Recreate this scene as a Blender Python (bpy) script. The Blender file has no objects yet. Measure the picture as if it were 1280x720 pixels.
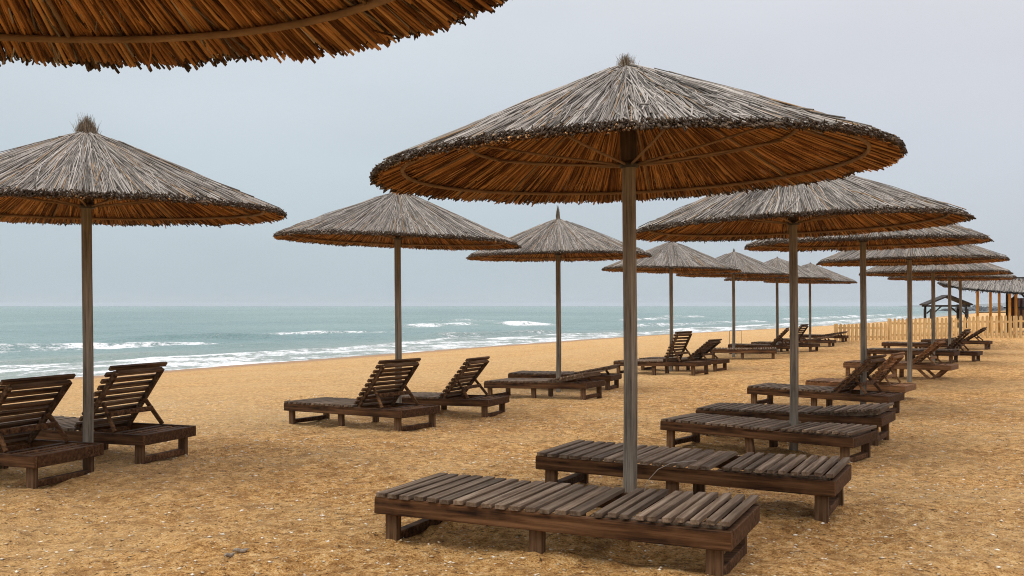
import bpy, bmesh, math, random
import numpy as np
from mathutils import Matrix, Vector, Euler

random.seed(7)
RNG = np.random.default_rng(11)
SC = bpy.context.scene
COL = SC.collection
R = math.radians
F, HX, HY, EYE = 1211.0, 640.0, 382.0, 1.30      # focal length and horizon measured on the 1280 px photograph, eye height

# ------------------------------------------------------------------ naming helpers
def tag(o, label=None, cat=None, group=None, kind=None):
    if label: o['label'] = label
    if cat: o['category'] = cat
    if group: o['group'] = group
    if kind: o['kind'] = kind
    return o

def link(name, me, parent=None, loc=(0, 0, 0), rot=(0, 0, 0)):
    o = bpy.data.objects.new(name, me)
    COL.objects.link(o)
    o.parent = parent
    o.location = loc
    o.rotation_euler = rot
    return o

def empty(name, loc=(0, 0, 0), rot=(0, 0, 0)):
    o = bpy.data.objects.new(name, None)
    o.empty_display_size = 0.2
    COL.objects.link(o)
    o.location = loc
    o.rotation_euler = rot
    return o

# ------------------------------------------------------------------ numpy noise
def _hash(ix, iy, seed):
    h = (ix.astype(np.int64) * 374761393 + iy.astype(np.int64) * 668265263 + seed * 974711) & 0xFFFFFFFF
    h = ((h ^ (h >> 13)) * 1274126177) & 0xFFFFFFFF
    return ((h ^ (h >> 16)) & 0xFFFF) / 32767.5 - 1.0

def vnoise(x, y, seed=0):
    x = np.asarray(x, float); y = np.asarray(y, float)
    ix = np.floor(x); iy = np.floor(y)
    fx = x - ix; fy = y - iy
    fx = fx * fx * fx * (fx * (fx * 6 - 15) + 10); fy = fy * fy * fy * (fy * (fy * 6 - 15) + 10)
    a = _hash(ix, iy, seed); b = _hash(ix + 1, iy, seed)
    c = _hash(ix, iy + 1, seed); d = _hash(ix + 1, iy + 1, seed)
    return (a * (1 - fx) + b * fx) * (1 - fy) + (c * (1 - fx) + d * fx) * fy

def fbm(x, y, seed=0, octs=3):
    s = 0; amp = 1; tot = 0
    for k in range(octs):
        s = s + amp * vnoise(np.asarray(x) * 2 ** k + 13.7 * k, np.asarray(y) * 2 ** k - 7.1 * k, seed + k)
        tot += amp; amp *= 0.5
    return s / tot

def sstep(a, b, x):
    t = np.clip((np.asarray(x, float) - a) / (b - a), 0, 1)
    return t * t * (3 - 2 * t)

# ------------------------------------------------------------------ node helpers
class NT:
    def __init__(self, name):
        self.m = bpy.data.materials.new(name)
        self.m.use_nodes = True
        self.t = self.m.node_tree
        self.t.nodes.clear()
        self.out = self.n('ShaderNodeOutputMaterial')
        self.b = self.n('ShaderNodeBsdfPrincipled')
        self.l(self.b.outputs[0], self.out.inputs['Surface'])
    def n(self, typ, **kw):
        nd = self.t.nodes.new(typ)
        for k, v in kw.items():
            if k.startswith('i_'):
                nd.inputs[k[2:].replace('_', ' ')].default_value = v
            else:
                setattr(nd, k, v)
        return nd
    def l(self, a, b): self.t.links.new(a, b)
    def ramp(self, fac, stops, interp='LINEAR'):
        r = self.n('ShaderNodeValToRGB')
        r.color_ramp.interpolation = interp
        e = r.color_ramp.elements
        while len(e) < len(stops): e.new(0.5)
        for k, (p, c) in enumerate(stops):
            e[k].position = p
            e[k].color = (*c, 1) if len(c) == 3 else c
        self.l(fac, r.inputs[0])
        return r.outputs[0]
    def mix(self, fac, a, b, blend='MIX'):
        m = self.n('ShaderNodeMix', data_type='RGBA', blend_type=blend)
        for sock, v in ((m.inputs[0], fac), (m.inputs[6], a), (m.inputs[7], b)):
            if hasattr(v, 'is_linked') or hasattr(v, 'links'): self.l(v, sock)
            elif isinstance(v, (int, float)): sock.default_value = v
            else: sock.default_value = (*v, 1)
        return m.outputs[2]
    def math(self, op, a, b=None, clamp=False):
        m = self.n('ShaderNodeMath', operation=op, use_clamp=clamp)
        for k, v in enumerate((a, b)):
            if v is None: continue
            if isinstance(v, (int, float)): m.inputs[k].default_value = v
            else: self.l(v, m.inputs[k])
        return m.outputs[0]
    def coords(self, which='Object', scale=(1, 1, 1)):
        tc = self.n('ShaderNodeTexCoord')
        mp = self.n('ShaderNodeMapping')
        mp.inputs['Scale'].default_value = scale
        self.l(tc.outputs[which], mp.inputs['Vector'])
        return mp.outputs[0]
    def noise(self, vec, scale, detail=3, rough=0.55, col=False):
        nz = self.n('ShaderNodeTexNoise')
        nz.inputs['Scale'].default_value = scale
        nz.inputs['Detail'].default_value = detail
        nz.inputs['Roughness'].default_value = rough
        self.l(vec, nz.inputs['Vector'])
        return nz.outputs['Color' if col else 'Fac']
    def bump(self, h, strength, dist):
        b = self.n('ShaderNodeBump')
        b.inputs['Strength'].default_value = strength
        b.inputs['Distance'].default_value = dist
        self.l(h, b.inputs['Height'])
        self.l(b.outputs[0], self.b.inputs['Normal'])
    def color(self, c): self.l(c, self.b.inputs['Base Color'])
    def set(self, rough=0.8, spec=0.3):
        self.b.inputs['Roughness'].default_value = rough
        self.b.inputs['Specular IOR Level'].default_value = spec

def wood(name, dark, mid, light, grain, objvar=0.35, rough=0.75, spec=0.25, worn=0.5):
    """boards: per-board tone, long grain streaks, worn patches; grain = the axis the fibres run along"""
    m = NT(name)
    geo = m.n('ShaderNodeNewGeometry'); oi = m.n('ShaderNodeObjectInfo')
    sc = [38, 38, 38]; sc[grain] = 1.6
    tc = m.n('ShaderNodeTexCoord')
    off = m.n('ShaderNodeVectorMath', operation='ADD')
    m.l(tc.outputs['Object'], off.inputs[0])
    cmb = m.n('ShaderNodeCombineXYZ')
    for k in range(3): m.l(m.math('MULTIPLY', geo.outputs['Random Per Island'], 7.3 + k), cmb.inputs[k])
    m.l(cmb.outputs[0], off.inputs[1])
    mp = m.n('ShaderNodeMapping'); mp.inputs['Scale'].default_value = sc
    m.l(off.outputs[0], mp.inputs['Vector'])
    g1 = m.noise(mp.outputs[0], 1.0, 4, 0.65)
    g2 = m.noise(off.outputs[0], 7.0, 3, 0.6)
    base = m.ramp(g1, [(0.36, dark), (0.50, mid), (0.66, light)])
    worn_c = tuple(0.55 * a + 0.45 * b for a, b in zip(mid, light))
    wf = m.ramp(g2, [(0.45, (0, 0, 0)), (0.66, (1, 1, 1))])
    base = m.mix(m.math('MULTIPLY', wf, worn), base, worn_c)
    tone = m.math('ADD', m.math('MULTIPLY', geo.outputs['Random Per Island'], 0.75), 0.62)
    tone = m.math('MULTIPLY', tone, m.math('ADD', m.math('MULTIPLY', oi.outputs['Random'], objvar), 1 - objvar / 2))
    hv = m.n('ShaderNodeHueSaturation')
    m.l(base, hv.inputs['Color']); m.l(tone, hv.inputs['Value'])
    m.color(hv.outputs[0])
    m.set(rough, spec)
    m.bump(g1, 0.3, 0.002)
    return m.m

def reed_mat(name, stops, grey=0.0):
    m = NT(name)
    geo = m.n('ShaderNodeNewGeometry')
    base = m.ramp(geo.outputs['Random Per Island'], stops)
    nz = m.noise(m.coords('Object'), 9.0, 3, 0.6)
    tone = m.math('ADD', m.math('MULTIPLY', nz, 0.9), 0.55)
    hv = m.n('ShaderNodeHueSaturation')
    m.l(base, hv.inputs['Color']); m.l(tone, hv.inputs['Value'])
    m.color(hv.outputs[0])
    m.set(0.75, 0.2)
    return m.m

def plain(name, col, rough=0.8, spec=0.3, var=0.3, scale=8):
    m = NT(name)
    nz = m.noise(m.coords('Object'), scale, 4, 0.6)
    a = tuple(c * (1 - var) for c in col); b = tuple(min(1, c * (1 + var)) for c in col)
    m.color(m.ramp(nz, [(0.3, a), (0.7, b)]))
    m.set(rough, spec)
    m.bump(nz, 0.3, 0.005)
    return m.m

M = {}
M['slat'] = wood('weathered_slat_wood', (0.070, 0.045, 0.028), (0.140, 0.094, 0.061), (0.235, 0.176, 0.126), 1, worn=0.3, spec=.12)
M['rail'] = wood('stained_rail_wood', (0.017, 0.008, 0.004), (0.070, 0.031, 0.012), (0.160, 0.080, 0.036), 0, worn=0.5, rough=0.7, spec=0.12)
M['back'] = wood('dark_backrest_wood', (0.024, 0.012, 0.006), (0.092, 0.048, 0.023), (0.185, 0.112, 0.062), 1, worn=0.4, spec=.15)
M['leg'] = wood('stained_leg_wood', (0.024, 0.012, 0.006), (0.085, 0.043, 0.019), (0.175, 0.105, 0.058), 2, worn=0.4, spec=.15)
M['tan_x'] = wood('tan_wood_along', (0.085, 0.038, 0.015), (0.20, 0.095, 0.038), (0.34, 0.18, 0.085), 0)
M['tan_y'] = wood('tan_wood_across', (0.085, 0.038, 0.015), (0.20, 0.095, 0.038), (0.34, 0.18, 0.085), 1)
M['pole'] = wood('grey_pole_wood', (0.070, 0.060, 0.047), (0.175, 0.152, 0.120), (0.290, 0.258, 0.210), 2, objvar=0.25, worn=0.3, spec=.15)
M['sleeve'] = wood('dark_sleeve_wood', (0.018, 0.011, 0.007), (0.045, 0.028, 0.018), (0.08, 0.055, 0.036), 2)
M['fence'] = wood('pale_picket_wood', (0.42, 0.25, 0.095), (0.66, 0.42, 0.175), (0.80, 0.58, 0.31), 2, objvar=0.25, worn=0.3, rough=0.7)
M['post_orange'] = wood('orange_post_wood', (0.44, 0.18, 0.03), (0.70, 0.35, 0.07), (0.80, 0.48, 0.14), 2)
M['black'] = wood('black_timber', (0.010, 0.008, 0.007), (0.024, 0.019, 0.016), (0.05, 0.042, 0.037), 0)
M['redpanel'] = plain('red_brown_boards', (0.10, 0.03, 0.018), 0.7)
M['reed'] = reed_mat('weathered_reed', [(0.0, (0.062, 0.053, 0.045)), (0.20, (0.145, 0.126, 0.108)), (0.5, (0.250, 0.223, 0.195)),
                                       (0.80, (0.360, 0.326, 0.292)), (0.92, (0.45, 0.41, 0.37)), (0.95, (0.29, 0.185, 0.10)), (1.0, (0.27, 0.17, 0.09))])
M['under'] = reed_mat('sheltered_reed', [(0.0, (0.055, 0.021, 0.008)), (0.28, (0.165, 0.072, 0.024)), (0.6, (0.35, 0.168, 0.058)), (0.88, (0.53, 0.28, 0.105)), (1.0, (0.58, 0.36, 0.16))])
M['edge'] = reed_mat('rim_reed', [(0.0, (0.028, 0.018, 0.011)), (0.5, (0.075, 0.048, 0.028)), (1.0, (0.15, 0.098, 0.058))])
M['cut'] = plain('cut_reed_end', (0.060, 0.041, 0.027), 0.9, 0.1)
M['mat'] = plain('reed_matting', (0.085, 0.04, 0.016), 0.9, 0.1)
M['reed_old'] = reed_mat('old_grey_reed', [(0, (.07, .062, .054)), (.5, (.235, .21, .185)), (1, (.39, .355, .315))])
M['hoop'] = plain('hoop_rod', (0.235, 0.158, 0.095), 0.8, 0.2)
M['tuft'] = reed_mat('tuft_straw', [(0.0, (0.09, 0.065, 0.04)), (0.5, (0.23, 0.175, 0.12)), (1.0, (0.36, 0.29, 0.21))])
M['metal'] = plain('dull_metal', (0.035, 0.031, 0.028), 0.6, 0.4)
M['cord'] = plain('pale_cord', (0.45, 0.40, 0.33), 0.8, 0.2)
M['rock'] = plain('breakwater_rock', (0.12, 0.125, 0.13), 0.9, 0.2, 0.4, 0.4)
M['far'] = plain('far_coast_earth', (0.16, 0.17, 0.16), 0.95, 0.1, 0.2, 0.01)
M['farwall'] = plain('far_coast_wall', (0.45, 0.44, 0.43), 0.9, 0.1, 0.1, 0.05)
M['drift'] = plain('grey_driftwood', (0.26, 0.215, 0.17), 0.85, 0.2, 0.5, 40)

# ------------------------------------------------------------------ mesh helpers
def box(bm, c, s, rot=None, mi=0, jit=0.0):
    m = Matrix.Translation(c)
    if rot is not None: m = m @ rot
    vs = []
    for x in (-.5, .5):
        for y in (-.5, .5):
            for z in (-.5, .5):
                p = Vector((x * s[0], y * s[1], z * s[2]))
                if jit: p += Vector((random.uniform(-jit, jit), random.uniform(-jit, jit), random.uniform(-jit, jit)))
                vs.append(bm.verts.new(m @ p))
    for q in ((0, 1, 3, 2), (4, 6, 7, 5), (0, 4, 5, 1), (2, 3, 7, 6), (0, 2, 6, 4), (1, 5, 7, 3)):
        f = bm.faces.new([vs[i] for i in q]); f.material_index = mi

def tube(bm, pts, rad, n=8, closed=False, mi=0, cap=True):
    pts = [Vector(p) for p in pts]
    rads = rad if isinstance(rad, (list, tuple)) else [rad] * len(pts)
    rings = []
    K = len(pts)
    for k, p in enumerate(pts):
        a = pts[(k - 1) % K] if (closed or k) else p
        b = pts[(k + 1) % K] if (closed or k < K - 1) else p
        d = (b - a).normalized()
        u = d.cross(Vector((0, 0, 1)))
        if u.length < 1e-3: u = Vector((1, 0, 0))
        u.normalize(); v = d.cross(u)
        rings.append([bm.verts.new(p + (u * math.cos(2 * math.pi * i / n) + v * math.sin(2 * math.pi * i / n)) * rads[k]) for i in range(n)])
    for k in range(K if closed else K - 1):
        A, B = rings[k], rings[(k + 1) % K]
        for i in range(n):
            f = bm.faces.new((A[i], A[(i + 1) % n], B[(i + 1) % n], B[i])); f.material_index = mi; f.smooth = True
    if cap and not closed:
        bm.faces.new(rings[0]); bm.faces.new(rings[-1][::-1])

def mesh(name, bm, mats, bevel=0.0):
    if bevel:
        bmesh.ops.bevel(bm, geom=bm.edges[:], offset=bevel, segments=1, affect='EDGES', profile=0.5)
    bmesh.ops.recalc_face_normals(bm, faces=bm.faces[:])
    me = bpy.data.meshes.new(name)
    bm.to_mesh(me); bm.free()
    for m in (mats if isinstance(mats, (list, tuple)) else [mats]): me.materials.append(m)
    return me

def np_mesh(name, V, Q, mats, mi=None, smooth=False):
    me = bpy.data.meshes.new(name)
    V = np.asarray(V, np.float32); Q = np.asarray(Q, np.int32)
    k = Q.shape[1]
    me.vertices.add(len(V)); me.vertices.foreach_set('co', V.ravel())
    me.loops.add(Q.size); me.loops.foreach_set('vertex_index', Q.ravel())
    me.polygons.add(len(Q)); me.polygons.foreach_set('loop_start', np.arange(0, Q.size, k, dtype=np.int32))
    if mi is not None: me.polygons.foreach_set('material_index', np.asarray(mi, np.int32))
    if smooth: me.polygons.foreach_set('use_smooth', np.ones(len(Q), bool))
    me.update(calc_edges=True); me.validate()
    for m in (mats if isinstance(mats, (list, tuple)) else [mats]): me.materials.append(m)
    return me

# ================================================================== SHORE COORDINATES (t along the waterline, n out to sea)
P0 = np.array((-8.0, 33.6)); TD = np.array((0.469, 0.883)); ND = np.array((-0.883, 0.469))
SEA = -0.70
_tk = np.array([-9000, -40, 10, 32, 45, 55, 75, 110, 177, 400, 2000, 9000.])
_nk = np.array([0., 0.3, 0.2, -0.2, -1.7, -3.0, -5.6, -7.6, -9.4, -14, -60, -300.])
def n0(t):
    t = np.asarray(t, float)
    s = 0
    for d, w in ((-6, .25), (0, .5), (6, .25)): s = s + w * np.interp(t + d, _tk, _nk)
    return s
def to_tn(x, y):
    rx, ry = np.asarray(x) - P0[0], np.asarray(y) - P0[1]
    t = rx * TD[0] + ry * TD[1]
    return t, rx * ND[0] + ry * ND[1] - n0(t)
def to_xy(t, n):
    nn = n + n0(t)
    return P0[0] + t * TD[0] + nn * ND[0], P0[1] + t * TD[1] + nn * ND[1]

# ================================================================== LOUNGER AND UMBRELLA PLACES
HL, HW = 0.975, 0.35            # half length and half width of a lounger
def solve(foot, head, a, L=1.0):
    """from the near long edge (foot and head corner on the photograph) to a centre, yaw, pitch and ground height"""
    ln = 2 * HL * L; a = R(a)
    kf, kh = (foot[0] - HX) / F, (head[0] - HX) / F
    df = ln * (math.cos(a) + kh * math.sin(a)) / (kh - kf)
    dh = df - ln * math.sin(a)
    zf = EYE - (foot[1] - HY) * df / F - 0.28
    zh = EYE - (head[1] - HY) * dh / F - 0.255
    x = (kf * df + kh * dh) / 2 + HW * math.sin(a); y = (df + dh) / 2 + HW * math.cos(a)
    tilt = max(-0.035, min(0.035, (zh - zf) / ln))
    return dict(x=x, y=y, z=(zf + zh) / 2, yaw=-a, tilt=tilt, L=L)
def solve_d(head, dh, a, L=1.0, ztop=None):
    """same, from the near head corner and its distance, lying level"""
    ln = 2 * HL * L; a = R(a)
    kh = (head[0] - HX) / F
    xh = kh * dh; xf = xh - ln * math.cos(a); df = dh + ln * math.sin(a)
    z = EYE - (head[1] - HY) * dh / F - 0.255
    return dict(x=(xf + xh) / 2 + HW * math.sin(a), y=(df + dh) / 2 + HW * math.cos(a), z=z, yaw=-a, tilt=0.0, L=L)

DARK, TAN = 'dark', 'tan'
LOUNGERS = [
 (solve((467, 615), (914, 665), 25), 1.3, DARK, 'flat dark slatted lounger nearest the camera, in front of the nearest pole'),
 (solve((669, 565), (1043, 602), 27), 1.3, DARK, 'flat dark lounger just behind the nearest umbrella pole, pale cord over its front rail'),
 (solve((825, 523), (1066, 547.5), 38), 1.3, DARK, 'flat lounger with slanting middle leg, in front of the second right row pole'),
 (solve((869.5, 509.5), (1103, 522), 32), 5, DARK, 'flat lounger directly behind the second umbrella pole on the right'),
 (solve((933.5, 482), (1110.5, 495.6), 38), 44, DARK, 'dark lounger with raised backrest right in front of the tan half-hidden lounger'),
 (solve_d((1131, 483), 14.6, 36, 0.78), 42, TAN, 'tan wooden lounger with raised back half hidden behind the dark raised lounger'),
 (solve((1054, 452), (1189, 457), 35), 41, TAN, 'tan wooden lounger on V-shaped legs with raised backrest, its pole standing at its side'),
 (solve_d((1192.6, 440), 21.6, 35), 1.3, DARK, 'flat grey lounger right behind the tan V-legged lounger'),
 (solve_d((1222, 440), 22.5, 35), 46, DARK, 'dark lounger with raised backrest behind the flat grey one, near the picket fence'),
 (solve_d((1236, 424.5), 29.4, 35), 34, DARK, 'dark lounger closest to the right picket panels, its backrest half raised'),
 (solve_d((1192, 427.5), 27.4, 33), 12, DARK, 'dark low lounger beside the fifth pole of the right row, headrest barely raised'),
 (solve_d((42.5, 570), 7.1, 20), 50, DARK, 'reddish dark lounger seen from behind at the left edge, backrest raised'),
 (solve_d((178.6, 544), 8.2, 20), 54, DARK, 'dark lounger with upright slatted backrest just right of the leftmost pole'),
 (solve((354.6, 501.4), (500.7, 513), 36), 50, DARK, 'dark lounger with raised back in the centre left, nearer of the raised pair'),
 (solve((455, 494), (610.6, 500), 24), 50, DARK, 'dark lounger with raised back partly behind its nearer raised neighbour, centre left'),
 (solve((605, 476), (733, 478.5), 30, 0.93), 9.2, DARK, 'low lounger with slightly lifted headrest in front of the third left row pole'),
 (solve((635, 466), (764, 470), 22), 11, DARK, 'low lounger with slightly lifted headrest behind the third left row pole'),
 (solve((767, 450.6), (870, 452.5), 38), 62, DARK, 'pale worn lounger with steep narrow backrest, right of the nearest umbrella pole'),
 (solve((798, 447.5), (897, 450), 35), 37, DARK, 'dark lounger with half raised back behind the pale worn steep backed one'),
 (solve_d((971, 438), 25.3, 14, 0.88), 1.3, DARK, 'flat dark lounger in front of the fifth left row pole'),
 (solve_d((995, 434), 28.0, 22), 46, DARK, 'dark lounger with raised back behind the fifth left row pole'),
 (solve_d((1016, 435), 29.2, 35), 56, DARK, 'dark lounger with steep back, seen right beside the second pole of the right row'),
 (solve_d((1040, 428.5), 32.4, 30), 9.5, DARK, 'nearer of two dark lounger ends lying low left of the picket fence'),
 (solve_d((1056, 424), 34.4, 30), 9.5, DARK, 'farther of two dark lounger ends, touching the left end of the picket fence'),
]
#            pole px, D,    rim z, tilt x, tilt y, variant, tuft, label
UMB = [
 (-400, 1.70, 2.116, 0.0, 0.0, 0, 0, 'thatched umbrella overhead, only its brown reed underside showing at the top left'),
 (787, 5.95, 2.115, 0.0, -2.0, 0, 1, 'largest thatched umbrella, nearest whole one, on a tall pole in the centre'),
 (992, 9.45, 2.055, 0.0, -2.0, 1, 1, 'thatched umbrella behind and right of the largest one, second in the right row'),
 (1079, 13.2, 2.13, 0.5, -1.0, 2, 1, 'thatched umbrella whose pole stands behind the dark raised lounger at right'),
 (1137, 17.2, 2.075, 0.0, -0.5, 0, 1, 'thatched umbrella over the tan V-legged lounger, fourth in the right row'),
 (1166.5, 21.7, 2.01, 0.0, 0.0, 1, 1, 'thatched umbrella fifth in the right row, in front of the dark gazebo'),
 (1187, 26.4, 2.03, 0.0, 0.6, 2, 1, 'thatched umbrella sixth in the right row, mostly hidden by the fifth canopy'),
 (1200.5, 30.2, 2.16, 0.0, 0.4, 0, 1, 'farthest thatched umbrella of the right row, closest to the picket fence'),
 (109.5, 7.9, 2.06, 1.2, 0.0, 2, 2, 'thatched umbrella at the left edge with a bushy straw tuft on top'),
 (497.5, 12.5, 2.12, 0.6, 1.9, 1, 0, 'thatched umbrella left of centre with no tuft, over two raised loungers'),
 (698, 16.6, 2.13, 0.3, -0.6, 2, 3, 'thatched umbrella with a tall pointed tuft, third in the left row'),
 (839, 22.1, 2.10, 0.0, 1.0, 0, 4, 'thatched umbrella with blunt peak, fourth in the left row, right of the central pole'),
 (917, 26.8, 2.13, 0.0, 0.6, 1, 5, 'thatched umbrella with a short knob on its peak, fifth in the left row'),
 (971.5, 29.7, 2.10, 0.0, 0.0, 2, 4, 'thatched umbrella sixth in the left row, between the knobbed and the last canopy'),
 (1012.5, 34.0, 2.12, 0.0, 1.0, 1, 4, 'last thatched umbrella of the left row, seen beyond the second right row pole'),
]
U0C = (-1.32, 1.71)

# ================================================================== GROUND
_prof_n = np.array([-6000, -400, -60, -40, -28, -22, -18, -14, -10, -6, -3, -1, 0.5, 3, 8, 20, 40, 90, 9000.])
_prof_z = np.array([1.5, 1.0, 0.30, 0.12, 0.02, -.03, -.08, -.17, -.29, -.44, -.555, -.635, -.705, -.83, -1.05, -1.6, -2.6, -5, -8.])
def base_z(x, y):
    t, n = to_tn(x, y)
    s = 0
    for d, w in ((-1.2, .25), (0, .5), (1.2, .25)): s = s + w * np.interp(n + d, _prof_n, _prof_z)
    return s
CTRL = [(d['x'] + u * math.cos(d['yaw']), d['y'] + u * math.sin(d['yaw']), d['z'] + u * d['tilt'] + (.02 if i_ == 0 else -.045 if i_ < 5 else -.012)) for i_, (d, *_) in enumerate(LOUNGERS) if d['y'] < 24 for u in (-.85, 0, .85)]
CTRL += [(12.2, 36.0, 0.0), (14.8, 34.5, 0.10), (17.4, 33.0, 0.22), (20, 31.5, .25), (0, 3, 0.0), (2.5, 4.5, 0.0), (-2, 4, 0.0), (4.5, 7, -.06), (-4, 5, -.05)]
_cx = np.array([c[0] for c in CTRL]); _cy = np.array([c[1] for c in CTRL])
_cr = np.array([c[2] for c in CTRL]) - base_z(_cx, _cy)
def ground_smooth(x, y):
    x = np.asarray(x, float); y = np.asarray(y, float)
    num = np.zeros_like(x); den = np.full_like(x, 0.08)
    for cx, cy, cr in zip(_cx, _cy, _cr):
        w = np.exp(-((x - cx) ** 2 + (y - cy) ** 2) / (2 * 0.95 ** 2))
        num = num + w * cr; den = den + w
    return base_z(x, y) + num / den
def ground(x, y):
    x = np.asarray(x, float); y = np.asarray(y, float)
    d = np.hypot(x, y)
    t, n = to_tn(x, y)
    dry = sstep(0.5, -3.5, n)
    z = ground_smooth(x, y)
    z = z + dry * (0.022 * fbm(x / 1.3, y / 1.3, 3, 3) * sstep(90, 40, d) + 0.020 * vnoise(x / .33, y / .33, 9) * sstep(40, 15, d)
                   + 0.015 * vnoise(x / .13, y / .13, 21) * sstep(16, 6, d) + 0.018 * fbm(x / 6, y / 6, 31, 2) * sstep(2, 14, d))
    return z
_g = np.random.default_rng(41)
MOUNDS = []          # x, y, radius, height: sand heaped against poles and legs, and scuffed hollows
for k_, (px_, D_, *_r) in enumerate(UMB):
    if k_ and D_ < 20: MOUNDS.append(((px_ - HX) / F * D_, D_, .13, .030))
for d_, *_r in LOUNGERS:
    if d_['y'] > 15: continue
    for lx in (-.895, -.03, .885):
        for ly in (-.287, .287):
            c_, s_ = math.cos(d_['yaw']), math.sin(d_['yaw'])
            MOUNDS.append((d_['x'] + lx * d_['L'] * c_ - ly * s_, d_['y'] + lx * d_['L'] * s_ + ly * c_, .10, _g.uniform(.012, .028)))
for _k in range(900):
    dd = math.sqrt(_g.uniform(3.4 ** 2, 17 ** 2)); aa = _g.uniform(-.55, .55)
    mx, my = dd * math.sin(aa), dd * math.cos(aa)
    rr_ = _g.uniform(.035, .085)
    MOUNDS.append((mx, my, rr_, -_g.uniform(.010, .030)))
    oa = _g.uniform(0, 6.28)
    MOUNDS.append((mx + rr_ * 1.5 * math.cos(oa), my + rr_ * 1.5 * math.sin(oa), rr_ * .8, _g.uniform(.006, .018)))
def marks(x, y):
    shp = np.shape(x); xf, yf = np.ravel(x), np.ravel(y); out = np.zeros(xf.size)
    near = np.nonzero((yf > 2) & (yf < 20) & (np.abs(xf) < 13))[0]
    order = near[np.argsort(yf[near])]; ys = yf[order]
    for mx, my, mr, mh in MOUNDS:
        a, b = np.searchsorted(ys, (my - 2.6 * mr, my + 2.6 * mr))
        ii = order[a:b]
        ii = ii[np.abs(xf[ii] - mx) < 2.6 * mr]
        if len(ii): out[ii] += mh * np.exp(-((xf[ii] - mx) ** 2 + (yf[ii] - my) ** 2) / (mr * mr))
    return out.reshape(shp)
def gz(x, y): return float(ground(np.array([x]), np.array([y]))[0])

def axis(c, lo, hi, s0, g, near, gfar):
    def run(lim):
        p = [0.0]
        while p[-1] < lim:
            d = p[-1]
            p.append(d + max(s0, g * d) if d < near else d + max(s0, gfar * d))
        return np.array(p)
    return np.concatenate((c - run(c - lo)[:0:-1], c + run(hi - c)))

def grid_quads(nu, nv):
    i = np.arange((nu - 1) * (nv - 1)); r = i // (nv - 1); c = i % (nv - 1)
    a = r * nv + c
    return np.stack((a, a + 1, a + nv + 1, a + nv), 1)

ct, cn = to_tn(0.0, 0.0)
ta = np.concatenate((-np.geomspace(6000, 5, 30) + float(ct), axis(float(ct) + 3.0, float(ct) + .5, 7000, 0.035, 0.014, 70, 0.10)))
ta = np.unique(np.round(ta, 4))
na = axis(float(cn) + 2, -6000, 110, 0.035, 0.014, 40, 0.10)
TT, NN = np.meshgrid(ta, na, indexing='ij')
X, Y = to_xy(TT, NN)
Z = ground(X, Y) + marks(X, Y)
me = np_mesh('sand', np.stack((X.ravel(), Y.ravel(), Z.ravel()), 1), grid_quads(len(ta), len(na)), [], smooth=True)
wet = sstep(-2.3, -0.7, NN + 0.5 * fbm(TT / 4, NN / 4, 77, 2))
at = me.attributes.new('wet', 'FLOAT', 'POINT'); at.data.foreach_set('value', wet.ravel().astype(np.float32))

blown = sstep(-17.5, -14.5, NN + 1.6 * fbm(TT / 5, NN / 3, 83, 3)) * (0.75 + .4 * fbm(TT / 4, NN / 1.2, 85, 3))
at = me.attributes.new('blown', 'FLOAT', 'POINT'); at.data.foreach_set('value', np.clip(blown, 0, 1).ravel().astype(np.float32))

m = NT('beach_sand')
co = m.coords('Object')
big = m.noise(co, 0.45, 3, 0.6); mid = m.noise(co, 4.5, 4, 0.7); med = m.noise(co, 17, 3, 0.65); fine = m.noise(co, 75, 3, 0.75); grit = m.noise(co, 260, 2, 0.6)
tone = m.math('ADD', m.math('MULTIPLY', fine, 0.52), m.math('MULTIPLY', med, 0.48))
c = m.ramp(tone, [(0.36, (0.15, 0.066, 0.019)), (0.45, (0.48, 0.240, 0.071)), (0.53, (0.74, 0.418, 0.148)), (0.66, (0.95, 0.70, 0.38))])  # sand grain tones, with bump shading painted in: low spots darker, high spots lighter
c = m.mix(m.ramp(mid, [(0.36, (1, 1, 1)), (0.53, (0, 0, 0))]), c, m.mix(0.6, c, (0.26, 0.115, 0.031)))
c = m.mix(m.ramp(big, [(0.46, (0, 0, 0)), (0.64, (0.55, 0.55, 0.55))]), c, m.mix(0.6, c, (0.66, 0.45, 0.22)))
vor = m.n('ShaderNodeTexVoronoi'); vor.inputs['Scale'].default_value = 55; m.l(co, vor.inputs['Vector'])
vsel = m.n('ShaderNodeSeparateColor'); m.l(vor.outputs['Color'], vsel.inputs[0])
spk = m.math('MULTIPLY', m.math('GREATER_THAN', vsel.outputs[0], 0.90), m.math('LESS_THAN', vor.outputs['Distance'], 0.30))
c = m.mix(m.math('MULTIPLY', spk, 0.8), c, (0.80, 0.68, 0.50))
spd = m.math('MULTIPLY', m.math('LESS_THAN', vsel.outputs[0], 0.10), m.math('LESS_THAN', vor.outputs['Distance'], 0.32))
c = m.mix(m.math('MULTIPLY', spd, 0.7), c, (0.085, 0.045, 0.018))
wa = m.n('ShaderNodeAttribute', attribute_name='wet'); pa = m.n('ShaderNodeAttribute', attribute_name='blown')
c = m.mix(m.math('MULTIPLY', pa.outputs['Fac'], .62), c, m.ramp(med, [(.35, (.50, .325, .150)), (.65, (.68, .465, .235))]))
c = m.mix(wa.outputs['Fac'], c, (0.27, 0.140, 0.052))
m.color(c)
m.l(m.math('SUBTRACT', 0.92, m.math('MULTIPLY', wa.outputs['Fac'], 0.5)), m.b.inputs['Roughness'])
m.b.inputs['Specular IOR Level'].default_value = 0.15
hgt = m.math('ADD', m.math('MULTIPLY', mid, 1.4), m.math('ADD', m.math('MULTIPLY', med, .9), m.math('ADD', m.math('MULTIPLY', fine, 0.5), m.math('MULTIPLY', grit, 0.12))))
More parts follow.
